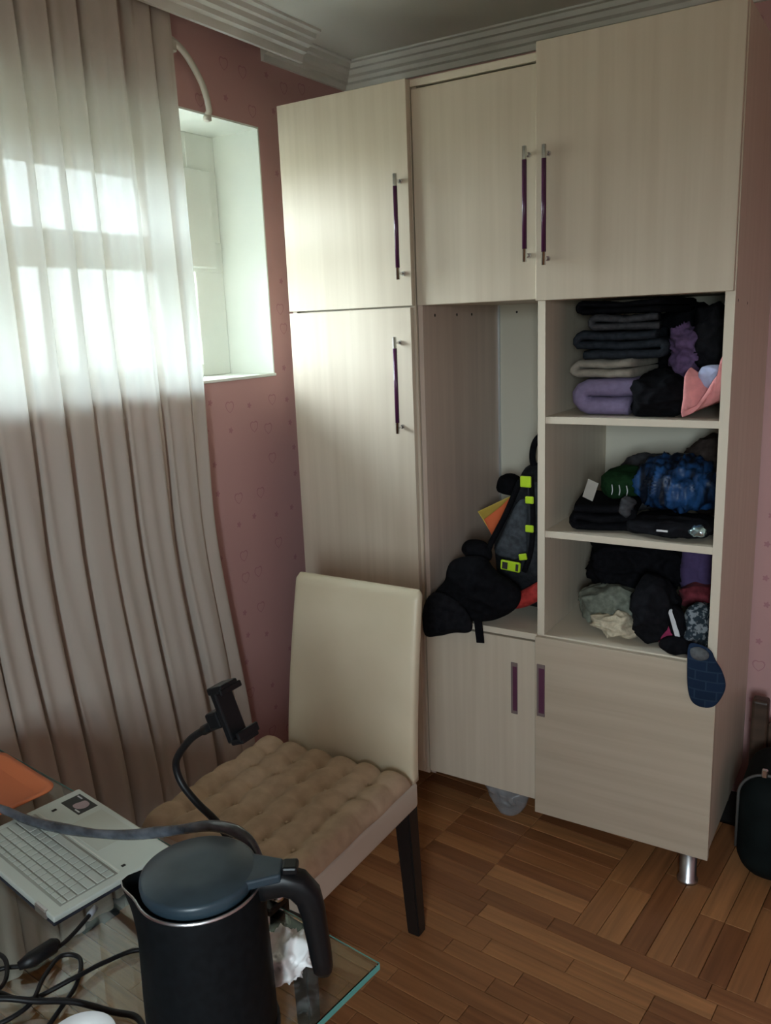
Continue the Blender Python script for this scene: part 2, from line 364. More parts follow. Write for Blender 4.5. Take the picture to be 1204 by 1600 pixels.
r_ = link('parquet_boards', rest, PARQ, floor); r_['kind'] = 'stuff'

# ------------------------------------------------------------------ curtain
def curtain():
    b = bmesh.new(); NY, NZ = 760, 64; rows = []
    for j in range(NZ + 1):
        v = j / NZ; z = 2.585 - v * 2.565; row = []
        s_ = max(0, min(1, (1.15 - z) / 1.0)); edge = -.335 + .105 * s_ * s_ * (3 - 2 * s_)
        for i in range(NY + 1):
            u = i / NY; y = edge + u * (-2.35 - edge)
            q = (u * 2.0)
            ph = 2 * math.pi * (q / .105) + 5.0 * noise.noise(Vector((q * 4.0, 0, 3))) + 1.6 * noise.noise(Vector((q * 2.3, z * .5, 7))) + .5 * math.sin(q * 9)
            am = (.036 + .024 * noise.noise(Vector((q * 7, z * .4, 1)))) * (0.75 + .35 * v)
            fade = min(1, q / .03)
            am *= (.35 + .65 * min(1, q / .12))
            x = -.104 + am * (math.sin(ph) * .8 + .28 * math.sin(2 * ph + 1 + 2 * noise.noise(Vector((q * 3, 0, 8))))) + .006 * math.sin(2 * math.pi * q / .031 + 4 * noise.noise(Vector((q * 6, z * .7, 2)))) * (.6 + .4 * noise.noise(Vector((q * 5, z, 6)))) + .008 * noise.noise(Vector((q * 14, z * 1.6, 5)))
            yy = y + .018 * math.cos(ph) * (.6 + .4 * v) * fade
            x = max(x, XW + .012)
            row.append(b.verts.new((x, yy, z)))
        rows.append(row)
    for A, B in zip(rows, rows[1:]):
        for i in range(NY): b.faces.new((A[i], A[i + 1], B[i + 1], B[i]))
    return b
c = link('curtain', curtain(), SHEER, smooth=True)
tag(c, 'long sheer beige pleated curtain hanging over the bright window', 'curtain')

# white pipe curving from behind the curtain into the window recess
pp = bm_tube([(-.135, -.45, 2.50), (-.135, -.38, 2.50), (-.135, -.31, 2.481), (-.135, -.25, 2.452), (-.135, -.191, 2.385), (-.137, -.166, 2.32), (-.145, -.166, 2.302)], .0095, 12, smooth_sub=6)
pr = tag(link('conduit_pipe', pp, PIPE), 'thin curved off-white pipe on the pink wall beside the curtain top', 'pipe')
link('pipe_clip', bm_box((-.158, -.318, 2.445), (-.122, -.296, 2.478), .003), PIPE, pr)
link('pipe_tip', bm_lathe([(.006, -.012), (.013, -.008), (.013, .004), (.009, .008)], (-.146, -.166, 2.294), 12), PIPE, pr)

# ------------------------------------------------------------------ wardrobe units
def bar_handle(x, z0, z1, yd, parent):
    y = yd - .034
    h = bm_tube([(x, y, z0), (x, y, z1)], .0062, 12)
    for f in h.faces: f.material_index = 0
    g = bm_tube([(x, y, z0 + .034), (x, y, z1 - .034)], .0066, 12); h = join(h, g, 1)
    for zz in (z0 + .018, z1 - .018):
        h = join(h, bm_tube([(x, y, zz), (x, yd - .004, zz)], .0042, 8), 0); h = join(h, bm_tube([(x, yd - .006, zz), (x, yd + .0005, zz)], .007, 10), 0)
    return link('bar_handle', h, [CHROME, PURPLE], parent)
def slot_handle(x0, x1, z0, z1, yd, parent):
    h = join(None, bm_box((x0, yd - .0035, z0), (x1, yd + .0005, z1), .0012), 0)
    h = join(h, bm_box((x0 + .007, yd - .0042, z0 + .012), (x1 - .001, yd - .003, z1 - .012)), 1)
    return link('recessed_handle', h, [principled('grey_handle_frame', (.20, .15, .14), .4), SLOT], parent)
def foot(x, y, h, parent): return link('foot', bm_lathe([(.030, 0), (.030, .008), (.0245, .012), (.0245, h)], (x, y, 0), 24), STEEL, parent)

# left unit
A_ = thing('wardrobe', 'tall closed pale wood wardrobe unit at the left, two doors one above the other', 'wardrobe', (.2355, .30, 0), group='pale wood cabinet units')
for nm, lo, hi, m in (('side_panel', (.0, .014, .135), (.018, .60, 2.332), LAM), ('side_panel', (.453, .014, .135), (.471, .60, 2.332), LAM), ('top_panel', (.018, .014, 2.314), (.453, .60, 2.332), LAM),
                      ('bottom_panel', (.018, .014, .135), (.453, .60, .153), LAM), ('shelf', (.018, .03, 1.69), (.453, .58, 1.708), LAM), ('back_panel', (.018, .592, .153), (.453, .598, 2.314), BACKP)):
    link(nm, bm_box(lo, hi, .0008), m, A_)
d = link('upper_door', bm_box((.0, -.006, 1.7025), (.470, .0125, 2.333), .0012), LAM, A_); bar_handle(.444, 1.779, 2.076, -.006, d)
d = link('lower_door', bm_box((.0, -.006, .150), (.464, .0125, 1.6975), .0012), LAM, A_); bar_handle(.424, 1.317, 1.612, -.006, d)
for x, y in ((.05, .12), (.42, .42), (.05, .55), (.42, .55)): foot(x, y, .135, A_)

# middle unit
B_ = thing('cabinet', 'middle pale wood cabinet unit with a tall open bay holding the backpack', 'cabinet', (.667, .30, 0), group='pale wood cabinet units')
for nm, lo, hi, m in (('side_panel', (.4735, .022, .135), (.4895, .60, 2.332), LAMD), ('top_panel', (.4735, .012, 2.312), (.861, .60, 2.332), LAME),
                      ('bay_top', (.4895, .034, 1.702), (.861, .60, 1.72), LAM), ('bay_floor', (.4895, .012, .690), (.861, .60, .710), LAME), ('bottom_panel', (.4895, .034, .135), (.861, .60, .153), LAM),
                      ('back_panel', (.4895, .578, .153), (.861, .586, 2.312), BACKP)):
    link(nm, bm_box(lo, hi, .0008), m, B_)
link('corner_strip', bm_box((.4895, .570, .712), (.496, .578, 1.70)), STEEL, B_)
d = link('upper_door', bm_box((.476, .014, 1.7025), (.8605, .032, 2.306), .0012), LAM, B_); bar_handle(.838, 1.803, 2.10, .014, d)
d = link('lower_door', bm_box((.4755, .010, .150), (.8585, .028, .684), .0012), LAM, B_); slot_handle(.778, .800, .432, .605, .010, d)
for y in (.10, .25, .36): link('pin_hole', bm_tube([(.4893, y, 1.672), (.4899, y, 1.672)], .005, 10), DARK, B_)
for x in (.56, .70): link('pin_hole', bm_tube([(x, .5776, 1.675), (x, .5782, 1.675)], .004, 10), DARK, B_)
for x, y in ((.52, .40), (.80, .40), (.52, .55), (.80, .55)): foot(x, y, .135, B_)

# right unit
C_ = thing('cabinet', 'right-hand pale wood cabinet unit with three open shelves of clothes', 'cabinet', (1.121, .30, 0), group='pale wood cabinet units')
for nm, lo, hi, m in (('side_panel', (.862, .02, .115), (.884, .60, 2.352), LAM), ('side_panel', (1.356, .02, .115), (1.380, .612, 2.352), LAM),
                      ('top_panel', (.884, .02, 2.334), (1.356, .60, 2.352), LAM), ('shelf', (.884, .022, 1.698), (1.356, .592, 1.716), LAME), ('shelf', (.884, .022, 1.354), (1.356, .592, 1.374), LAME),
                      ('shelf', (.884, .022, 1.016), (1.356, .592, 1.036), LAME), ('shelf', (.884, .020, .690), (1.356, .592, .710), LAME), ('bottom_panel', (.884, .02, .115), (1.356, .592, .133), LAM),
                      ('back_panel', (.884, .592, .133), (1.356, .598, 2.334), BACKP)):
    link(nm, bm_box(lo, hi, .0008), m, C_)
link('edge_strip', bm_box((.862, .0185, .71), (.884, .0203, 1.698)), LAME, C_); link('edge_strip', bm_box((1.356, .0185, .71), (1.380, .0203, 1.698)), LAME, C_)
d = link('upper_door', bm_box((.8625, .0, 1.698), (1.3775, .0185, 2.354), .0012), LAM, C_); bar_handle(.899, 1.79, 2.094, .0, d)
d = link('lower_door', bm_box((.861, .0, .112), (1.386, .0185, .706), .0012), LAMH, C_); slot_handle(.850 + .018, .876 + .018, .448, .620, .0, d)
for y, z in ((.06, 1.675), (.20, 1.668)): link('pin_hole', bm_tube([(1.3797, y, z), (1.3803, y, z)], .004, 10), DARK, C_)
for x, y in ((1.325, .048), (.93, .42), (1.325, .55), (.93, .55)): foot(x, y, .115, C_)
link('shelf_pin', bm_tube([(.8835, .045, 1.010), (.892, .045, 1.010)], .003, 8), CHROME, C_)

# ------------------------------------------------------------------ cloth
def bm_heap(c, size, seed=0, amp=.012, freq=9, p=2.6, rot=0, sub=5, ridge=.7, tilt=0, an=(1, 1, 1.6)):
    b = bmesh.new(); bmesh.ops.create_icosphere(b, subdivisions=sub, radius=1)
    sx, sy, sz = size; so = Vector((seed * 3.7, seed * 1.3, seed * 2.1)); Rz = Matrix.Rotation(rot, 4, 'Z') @ Matrix.Rotation(tilt, 4, 'Y')
    for v in b.verts:
        n = v.co.copy(); k = (abs(n.x) ** p + abs(n.y) ** p + abs(n.z) ** p) ** (1 / p); q = n / k
        q = Vector((q.x * sx / 2, q.y * sy / 2, q.z * sz / 2)); w_ = Vector((q.x * an[0], q.y * an[1], q.z * an[2]))
        w_ += .022 * noise.noise_vector(w_ * 9 + so)
        s1 = noise.noise(w_ * freq + so); s2 = noise.noise(w_ * freq * 1.9 + so * 2); s3 = noise.noise(q * freq * .45 + so * 3)
        d = amp * (ridge * 1.6 * ((1 - abs(s1)) ** 4 - .45) + .8 * ridge * ((1 - abs(s2)) ** 5 - .35) + 1.3 * s3)
        q += n * d
        q.z = max(q.z, -sz / 2)
        v.co = Rz @ q + Vector((c[0], c[1], c[2] + sz / 2))
    for f in b.faces: f.smooth = True
    return b
def bm_folded(c, size, n, seed=1, rot=0, side=-1, sag=.006):
    """a cloth folded n times on itself: a winding strip whose bends show at its ends, drawn out front to back"""
    rr = random.Random(seed); sx, sy, sz = size; pitch = sz / n; th = pitch * .96; r = pitch / 2; path = []
    hw = [sx / 2 - r - rr.uniform(0, .022) for _ in range(n + 1)]
    for i in range(n):
        z = pitch * (i + .5); d = side if i % 2 == 0 else -side
        xa, xb = -d * hw[i], d * hw[i + 1]
        for k in range(9): path.append((xa + (xb - xa) * k / 8, z + (0 if i == 0 else sag * (abs(k - 4) / 4 - .6)) + rr.uniform(-.0012, .0012)))
        if i < n - 1:
            for k in range(1, 5): a = math.pi * k / 5; path.append((xb + d * r * math.sin(a), z + r - r * math.cos(a)))
    b = bmesh.new(); rows = []; NYs = 12; so = Vector((seed * 2.1, seed, 0))
    for j in range(NYs + 1):
        v = j / NYs; y = (v - .5) * sy; e_ = min(1, min(v, 1 - v) * 6 + .45); row = []
        for i, (x, z) in enumerate(path):
            p0, p1 = path[max(0, i - 1)], path[min(len(path) - 1, i + 1)]; tx, tz = p1[0] - p0[0], p1[1] - p0[1]; l = math.hypot(tx, tz) or 1; nx, nz_ = -tz / l, tx / l
            w_ = noise.noise(Vector((x * 11, y * 11, z * 30)) + so); yy = y + .014 * noise.noise(Vector((x * 9, 5, z * 40)) + so) + .006 * w_
            for sgn in (-1, 1):
                h = sgn * th / 2 * (e_ + .12 * w_)
                row.append(b.verts.new((x + nx * h + .005 * w_, yy, max(0, z + nz_ * h + .005 * w_ * (z / sz)))))
        rows.append(row)
    m = len(path)
    for A, B in zip(rows, rows[1:]):
        for i in range(m - 1):
            b.faces.new((A[2 * i], A[2 * i + 2], B[2 * i + 2], B[2 * i])); b.faces.new((A[2 * i + 1], B[2 * i + 1], B[2 * i + 3], A[2 * i + 3]))
        for i in (0, m - 1): b.faces.new((A[2 * i], B[2 * i], B[2 * i + 1], A[2 * i + 1]))
    for R2 in (rows[0], rows[-1]):
        for i in range(m - 1): b.faces.new((R2[2 * i], R2[2 * i + 1], R2[2 * i + 3], R2[2 * i + 2]))
    bmesh.ops.recalc_face_normals(b, faces=b.faces)
    b.transform(Matrix.Translation(c) @ Matrix.Rotation(rot, 4, 'Z'))
    for f in b.faces: f.smooth = True
    return b
def heap(name, label, cat, mat, c, size, group=None, **kw):
    return tag(link(name, bm_heap(c, size, **kw), mat), label, cat, group)
def folds(name, label, cat, mat, c, size, n, seed=1, amp=.006, group=None, rot=0, side=-1):
    return tag(link(name, bm_folded(c, size, n, seed, rot, side), mat), label, cat, group)
BLK = fabric('black_cloth', (0.006, 0.006, 0.0075)); BLK2 = fabric('black_cotton', (0.009, 0.009, 0.011)); NAVY = fabric('navy_cloth', (0.012, 0.016, 0.028)); DENIM = fabric('dark_denim', (0.022, 0.026, 0.033))
CHAR = fabric('charcoal_cloth', (0.05, 0.05, 0.055)); LILAC = fabric('lilac_fleece', (0.20, 0.16, 0.265), var=.9); GREIGE = fabric('greige_cloth', (0.27, 0.24, 0.20), var=.9)
LACE = fabric('purple_lace', (0.10, 0.06, 0.13)); PINK = fabric('coral_pink_cloth', (0.75, 0.30, 0.30), var=.93); LBLUE = fabric('pale_blue_cloth', (0.42, 0.46, 0.66), var=.93)
GREEN = fabric('dark_green_cotton', (0.010, 0.032, 0.012)); BLUE = principled('blue_satin', (0.02, 0.085, 0.26), 0.42, spec=.3); BROWN = fabric('brown_cloth', (0.06, 0.045, 0.04))
SAGE = fabric('sage_cloth', (0.17, 0.185, 0.15)); CREAMC = fabric('cream_knit', (0.52, 0.45, 0.33), var=.85, scale=120); PURP = fabric('violet_cloth', (0.075, 0.05, 0.125), var=.92)
RED = fabric('dark_red_cloth', (0.17, 0.03, 0.04)); MAG = fabric('magenta_cloth', (0.32, 0.035, 0.10)); WHITE = fabric('white_cloth', (0.65, 0.66, 0.68), var=.95)
noise_col(BLUE, (0.004, 0.008, 0.018), (0.02, 0.085, 0.25), (40, 20, 8), 3, .3, .40, .70)
def speckle(name, c1, c2, sc):
    return noise_col(principled(name, c1, .9, spec=.15), c1, c2, (sc,) * 3, 5, .2, .48, .56)
PATT = speckle('dark_patterned_cloth', (0.02, 0.03, 0.04), (0.20, 0.22, 0.24), 70)

# top shelf (z 1.374)
Zt = 1.3745
folds('folded_blanket', 'plump folded lilac blanket at the bottom left of the top shelf', 'blanket', LILAC, (1.035, .19, Zt), (.205, .24, .104), 2, 2, .008, rot=.12)
folds('folded_garment', 'grey-beige folded garment lying on the lilac blanket', 'clothes', GREIGE, (1.042, .20, Zt + .104), (.21, .24, .052), 2, 5, .005, rot=-.1)
folds('folded_jeans', 'dark folded jeans above the grey-beige garment, a stud on the fold', 'jeans', DENIM, (1.065, .21, Zt + .156), (.25, .26, .078), 3, 9, .006, rot=.08, side=1)
o = folds('folded_garment', 'charcoal folded garment on the dark jeans on the top shelf', 'clothes', CHAR, (1.06, .22, Zt + .234), (.22, .26, .044), 2, 12, .005, rot=.2)
folds('folded_garment', 'black folded clothes topmost of the left pile, under the upper door', 'clothes', BLK, (1.085, .25, Zt + .279), (.27, .28, .036), 2, 15, .004, rot=-.15)
heap('bundled_garment', 'black bundled garment in the middle front of the top shelf', 'clothes', BLK, (1.185, .13, Zt), (.155, .20, .112), seed=4, amp=.014)
heap('bundled_garment', 'black clothing stuffed at the back of the top shelf behind the purple lace', 'clothes', BLK, (1.19, .43, Zt), (.26, .20, .29), seed=17, amp=.014)
heap('lace_garment', 'crumpled purple lace garment beside the dark jeans', 'clothes', LACE, (1.228, .20, Zt + .105), (.085, .15, .15), seed=6, amp=.018, freq=16, rot=.2, tilt=-.25)
heap('bundled_garment', 'large black bundle at the right of the top shelf above the pink cloth', 'clothes', BLK2, (1.287, .24, Zt + .115), (.105, .24, .185), seed=7, amp=.014)
def sheet(pts, thick, mat, name, label, cat):       # a bent cloth strip: list of (left, right) edge points front to back
    b = bmesh.new(); rows = [[b.verts.new(Vector(a).lerp(Vector(c_), k / 6) + Vector((0, .004 * math.sin(k * 1.7 + i), 0))) for k in range(7)] for i, (a, c_) in enumerate(pts)]
    for A, B in zip(rows, rows[1:]):
        for k in range(6): b.faces.new((A[k], A[k + 1], B[k + 1], B[k]))
    bmesh.ops.recalc_face_normals(b, faces=b.faces)
    bmesh.ops.solidify(b, geom=list(b.faces), thickness=thick)
    bmesh.ops.subdivide_edges(b, edges=list(b.edges), cuts=1, use_grid_fill=True, smooth=.3)
    return tag(link(name, b, mat, smooth=True), label, cat)
sheet([((1.262, .075, 1.50), (1.268, .075, 1.505)), ((1.262, .03, 1.487), (1.33, .10, 1.455)), ((1.264, .015, 1.43), (1.345, .09, 1.432)), ((1.265, .012, 1.383), (1.352, .10, 1.42)), ((1.30, .03, 1.405), (1.354, .03, 1.452)), ((1.335, .02, 1.45), (1.355, .035, 1.54))], .007, PINK,
      'pink_cloth', 'coral pink folded cloth at the front right corner of the top shelf', 'cloth')
heap('blue_cloth', 'pale blue rolled cloth tucked behind the coral pink cloth', 'cloth', LBLUE, (1.325, .085, 1.450), (.06, .06, .062), seed=11, amp=.006, freq=14, tilt=-.5)

# middle shelf (z 1.036)
Zm = 1.0365
folds('folded_garment', 'black folded clothes at the front left of the middle shelf', 'clothes', BLK, (1.015, .18, Zm), (.20, .24, .080), 3, 21, .007, rot=.2)
g = heap('folded_shirt', 'dark green shirt with pale marks on the black folded clothes', 'shirt', GREEN, (1.06, .22, Zm + .078), (.13, .16, .088), seed=23, amp=.008)
for k in range(3):
    link('print_mark', bm_tube([(1.045 + k * .022, .139 - .002 * k, 1.165), (1.049 + k * .022, .133, 1.150), (1.047 + k * .022, .132, 1.136)], .0016, 6, smooth_sub=3), WHITE, g)
tb = bm_box((-.0165, -.001, -.033), (.0165, .001, .033), .0004); tb.transform(Matrix.Translation((1.003, .072, 1.158)) @ Matrix.Rotation(R_(22), 4, 'Y') @ Matrix.Rotation(R_(18), 4, 'X'))
tag(link('price_tag', tb, principled('pale_card', (.42, .40, .36), .7)), 'pale card tag standing against the dark green shirt', 'tag')
heap('folded_garment', 'dark grey garment at the back of the middle shelf behind the green shirt', 'clothes', CHAR, (1.10, .38, Zm), (.20, .16, .185), seed=25, amp=.012)
heap('folded_garment', 'brownish black garment in the back right corner of the middle shelf', 'clothes', BROWN, (1.265, .42, Zm), (.15, .18, .235), seed=27, amp=.014)
heap('blue_jacket', 'shiny crinkled blue jacket piled on the right of the middle shelf', 'jacket', BLUE, (1.218, .21, Zm + .056), (.215, .22, .140), seed=29, amp=.020, freq=12, sub=5, an=(2, 1.5, .5))
b = bm_heap((1.222, .13, Zm), (.235, .20, .052), seed=31, amp=.008, p=4)
sh = tag(link('folded_shirt', b, BLK2), 'black shirt lying flat under the blue jacket, shiny print on its front edge', 'shirt')
pb = bm_heap((1.31, .045, Zm + .022), (.036, .030, .024), seed=33, amp=.006, freq=60, sub=3); link('shiny_print', pb, principled('silver_blue_foil', (.55, .75, .8), .2, .9), sh)
link('size_tag', bm_box((1.205, .028, Zm + .028), (1.235, .031, Zm + .033)), WHITE, sh)
heap('grey_cloth', 'small grey cloth wedged at the left edge of the blue jacket', 'cloth', CHAR, (1.105, .085, Zm + .048), (.04, .05, .06), seed=35, amp=.006, freq=18, tilt=.4)

# bottom shelf (z .710)
Zb = .7105
heap('bundled_garment', 'big black bundle of clothing filling the bottom open shelf', 'clothes', BLK, (1.09, .33, Zb + .09), (.30, .28, .19), seed=41, amp=.03, freq=7, sub=5)
heap('bundled_garment', 'black garment slumping down at the middle of the bottom open shelf', 'clothes', BLK2, (1.18, .12, Zb), (.12, .15, .20), seed=43, amp=.014)
heap('bundled_garment', 'sage green crumpled garment under the big black bundle', 'clothes', SAGE, (1.045, .19, Zb + .012), (.20, .17, .125), seed=45, amp=.016, freq=10)
heap('cream_cloth', 'cream knitted cloth with a pointed corner at the front of the bottom shelf', 'cloth', CREAMC, (1.09, .095, Zb), (.165, .115, .085), seed=48, amp=.020, freq=11, rot=.3, p=2.0, sub=5)
heap('folded_garment', 'folded violet cloth standing at the right back of the bottom shelf', 'clothes', PURP, (1.283, .33, Zb + .10), (.122, .20, .165), seed=50, amp=.006, p=5)
heap('bundled_garment', 'dark red garment below the folded violet cloth', 'clothes', RED, (1.282, .24, Zb + .075), (.11, .14, .09), seed=52, amp=.010)
heap('pink_garment', 'bright magenta cloth peeping out behind the striped black garment', 'clothes', MAG, (1.235, .085, Zb), (.06, .06, .078), seed=54, amp=.006)
s_ = heap('striped_garment', 'black garment with one white stripe at the front of the bottom shelf', 'clothes', BLK, (1.27, .055, Zb), (.11, .07, .045), seed=56, amp=.007, rot=.2)
sb = bm_heap((1.262, .075, Zb + .01), (.05, .035, .12), seed=57, amp=.004, tilt=-.30); link('sleeve', sb, BLK, s_)
st = bm_box((-.007, -.003, -.05), (.007, .003, .05), .002); st.transform(Matrix.Translation((1.258, .056, Zb + .075)) @ Matrix.Rotation(R_(-20), 4, 'Y') @ Matrix.Rotation(R_(-8), 4, 'X')); link('white_stripe', st, WHITE, s_)
heap('patterned_garment', 'dark speckled garment heaped at the right end of the bottom shelf', 'clothes', PATT, (1.313, .12, Zb), (.062, .14, .135), seed=58, amp=.012, freq=14)

# sock hanging over the edge
def sockmat():
    m = fabric('navy_sock_knit', (0.02, 0.035, 0.075)); t_ = m.node_tree; N = t_.nodes; L = t_.links
    tcn = N.new('ShaderNodeTexCoord'); mp = N.new('ShaderNodeMapping'); bt = N.new('ShaderNodeTexBrick'); mp.inputs['Rotation'].default_value = (R_(90), R_(12), 0)
    bt.inputs['Scale'].default_value = 9; bt.inputs['Color1'].default_value = (0.016, 0.03, 0.065, 1); bt.inputs['Color2'].default_value = (0.012, 0.022, 0.045, 1); bt.inputs['Mortar'].default_value = (0.022, 0.040, 0.070, 1); bt.inputs['Mortar Size'].default_value = .018
    L.new(tcn.outputs['Object'], mp.inputs[0]); L.new(mp.outputs[0], bt.inputs['Vector']); L.new(bt.outputs[0], N['Principled BSDF'].inputs['Base Color']); return m
def bm_puffy(outline, y0, depth, rings=7, seed=0, amp=.003, power=.5, freq=12, crease=0.0):
    rings += 6
    """outline in (x, z); bulges forward and back of y0 by depth/2"""
    n = len(outline); cx = sum(p[0] for p in outline) / n; cz = sum(p[1] for p in outline) / n
    pts = []
    for i in range(n):                               # smooth the outline
        p0, p1, p2, p3 = [outline[(i + k - 1) % n] for k in range(4)]
        for k in range(5):
            t_ = k / 5
            pts.append([.5 * ((2 * p1[j]) + (p2[j] - p0[j]) * t_ + (2 * p0[j] - 5 * p1[j] + 4 * p2[j] - p3[j]) * t_ ** 2 + (3 * p1[j] - p0[j] - 3 * p2[j] + p3[j]) * t_ ** 3) for j in (0, 1)])
    b = bmesh.new(); N_ = len(pts); so = Vector((seed * 2.3, seed, seed * 1.7))
    def ring(s, side):
        out = []
        for x, z in pts:
            q = Vector((cx + (x - cx) * s, y0 + side * depth / 2 * max(0, 1 - s * s) ** power, cz + (z - cz) * s))
            q.y += amp * noise.noise(q * freq + so) * (1 - s * .6) * 2
            if crease: q.y += side * crease * (1 - s ** 6) * (((1 - abs(noise.noise(Vector((q.x * 8, 0, q.z * 14)) + so))) ** 5) + .7 * ((1 - abs(noise.noise(Vector((q.x * 15 + q.z * 9, 3, q.z * 22)) + so))) ** 5) - .5)
            out.append(b.verts.new(q))
        return out
    S = [1 - (k / rings) ** 1.6 for k in range(1, rings)]
    rim = ring(1, 0)
    for side in (-1, 1):
        prev = rim
        for s in S:
            cur = ring(s, side)
            for k in range(N_): b.faces.new((prev[k], prev[(k + 1) % N_], cur[(k + 1) % N_], cur[k]))
            prev = cur
        cv = b.verts.new((cx, y0 + side * depth / 2, cz))
        for k in range(N_): b.faces.new((prev[k], prev[(k + 1) % N_], cv))
    bmesh.ops.recalc_face_normals(b, faces=b.faces)
    for f in b.faces: f.smooth = True
    return b
so_ = [(1.315, .770), (1.345, .776), (1.372, .764), (1.385, .74), (1.404, .71), (1.414, .672), (1.405, .635), (1.385, .604), (1.355, .596), (1.330, .607), (1.318, .64), (1.313, .70)]
sk = tag(link('sock', bm_puffy(so_, -.026, .028, seed=3, amp=.003), sockmat()), 'navy patterned sock with grey heel hanging over the bottom shelf edge', 'sock')
link('sock_heel', bm_puffy([(1.322, .764), (1.345, .772), (1.368, .760), (1.366, .742), (1.345, .734), (1.325, .742)], -.036, .018, seed=5, amp=.001), fabric('grey_heel_knit', (.10, .105, .11)), sk)

# ------------------------------------------------------------------ open bay: backpack, bag, cards
GREYB = fabric('slate_grey_nylon', (0.055, 0.062, 0.072), .6); BUCK = principled('lime_plastic', (0.42, 0.62, 0.02), .4)
BP = thing('backpack', 'slate grey and black backpack with lime buckles leaning in the open bay', 'backpack', (.74, .25, .712))
link('body', bm_puffy([(.640, .90), (.645, .96), (.69, 1.05), (.725, 1.13), (.745, 1.19), (.80, 1.20), (.85, 1.19), (.855, .98), (.855, .76), (.80, .722), (.70, .735), (.655, .80)], .235, .23, 9, 3, .006, .4, crease=.012), fabric('black_nylon', (.018, .019, .022), .6), BP)
link('front_pocket', bm_puffy([(.675, .925), (.70, .985), (.735, 1.06), (.762, 1.10), (.785, 1.09), (.79, .98), (.785, .93), (.745, .902), (.70, .905)], .128, .06, 6, 9, .005, crease=.007), GREYB, BP)
link('side_panel', bm_puffy([(.79, 1.15), (.815, 1.16), (.845, 1.13), (.85, .96), (.825, .86), (.79, .88), (.785, 1.0)], .125, .05, 6, 10, .003), fabric('dark_nylon', (.028, .030, .034), .6), BP)
link('grab_loop', bm_tube([(.775, .22, 1.17), (.768, .21, 1.22), (.778, .21, 1.27), (.81, .21, 1.295), (.85, .21, 1.27)], .011, 8, smooth_sub=5), BLK, BP)
link('strap', bm_tube([(.76, .13, 1.16), (.715, .12, 1.05), (.67, .105, .955), (.655, .10, .90)], .010, 8, smooth_sub=5), BLK, BP)
link('strap', bm_tube([(.81, .096, 1.18), (.818, .092, 1.05), (.812, .088, .95), (.79, .09, .88)], .009, 8, smooth_sub=5), BLK, BP)
link('red_panel', bm_puffy([(.70, .742), (.74, .785), (.79, .82), (.835, .845), (.845, .80), (.80, .762), (.75, .742)], .118, .05, 5, 12, .002), fabric('red_nylon', (.38, .035, .03), .6), BP)
for x, z, w_, h_, a_ in ((.800, 1.168, .034, .034, 0), (.812, 1.112, .026, .022, 0), (.812, 1.022, .026, .022, 0), (.790, .930, .026, .020, .2)):
    bk = bm_box((-w_ / 2, -.004, -h_ / 2), (w_ / 2, .004, h_ / 2), .002); bk.transform(Matrix.Translation((x, .078, z)) @ Matrix.Rotation(-a_, 4, 'Y')); link('buckle', bk, BUCK, BP)
bk = join(None, bm_box((-.033, -.005, -.016), (.033, .005, .016), .003), 0); bk = join(bk, bm_box((-.026, -.0062, -.011), (-.008, -.004, .011)), 1); bk = join(bk, bm_box((.019, -.0062, -.011), (.028, -.004, .011)), 1)
bk.transform(Matrix.Translation((.752, .070, .898)) @ Matrix.Rotation(R_(4), 4, 'Y')); link('buckle', bk, [BUCK, DARK], BP)
BG = tag(link('black_bag', bm_puffy([(.498, .728), (.505, .79), (.545, .84), (.565, .90), (.62, .925), (.68, .925), (.715, .89), (.765, .86), (.80, .83), (.79, .78), (.73, .735), (.66, .716), (.58, .713)], .028, .115, 8, 20, .008, .45, crease=.016), BLK), 'slumped soft black bag at the front of the open bay, strap hanging down', 'bag')
sp_ = bm_puffy([(.492, .66), (.49, .75), (.53, .81), (.60, .80), (.655, .75), (.66, .70), (.60, .685), (.545, .665)], -.028, .05, 6, 23, .004, .5, crease=.010); link('bag_flap', sp_, BLK2, BG)
stp = bm_box((-.014, -.0015, -.055), (.014, .0015, .055), .001); stp.transform(Matrix.Translation((.676, -.008, .712)) @ Matrix.Rotation(R_(-6), 4, 'Y')); link('bag_strap', stp, BLK, BG)
link('bag_hood', bm_puffy([(.57, .92), (.585, .955), (.63, .96), (.665, .94), (.67, .90), (.62, .89)], .10, .07, 5, 25, .004, crease=.008), BLK, BG)
def card(name, label, corners, thick, mat, cat):
    b = bmesh.new(); vs_ = [b.verts.new(c_) for c_ in corners]; b.faces.new(vs_); bmesh.ops.solidify(b, geom=list(b.faces), thickness=thick)
    bmesh.ops.recalc_face_normals(b, faces=b.faces); bmesh.ops.bevel(b, geom=list(b.edges), offset=.002, segments=1, affect='EDGES'); return tag(link(name, b, mat), label, cat)
YEL = principled('yellow_plastic', (.75, .52, .04), .4); ORA = principled('red_orange_plastic', (.80, .14, .03), .45)
fo = card('yellow_folder', 'yellow plastic folder edge showing behind the backpack', [(.530, .30, 1.005), (.585, .30, .925), (.70, .34, .98), (.645, .34, 1.065)], .012, YEL, 'folder')
card('orange_folder', 'red-orange plastic sleeve sticking out between yellow folder and backpack', [(.565, .275, .985), (.595, .275, .93), (.70, .30, .99), (.665, .30, 1.08), (.625, .29, 1.035)], .014, ORA, 'folder')
heap('pouch', 'small black pouch above the orange sleeve behind the backpack', 'pouch', BLK, (.625, .36, 1.06), (.085, .09, .07), seed=61, amp=.006)

# plastic bag under the cabinet
tag(link('plastic_bag', bm_puffy([(.625, .13), (.66, .128), (.72, .122), (.795, .118), (.79, .06), (.765, .02), (.73, .004), (.70, .012), (.665, .05)], .105, .09, 7, 31, .014, .5, 22, crease=.016), PBAG), 'crumpled translucent plastic bag hanging out under the cabinet', 'plastic bag')

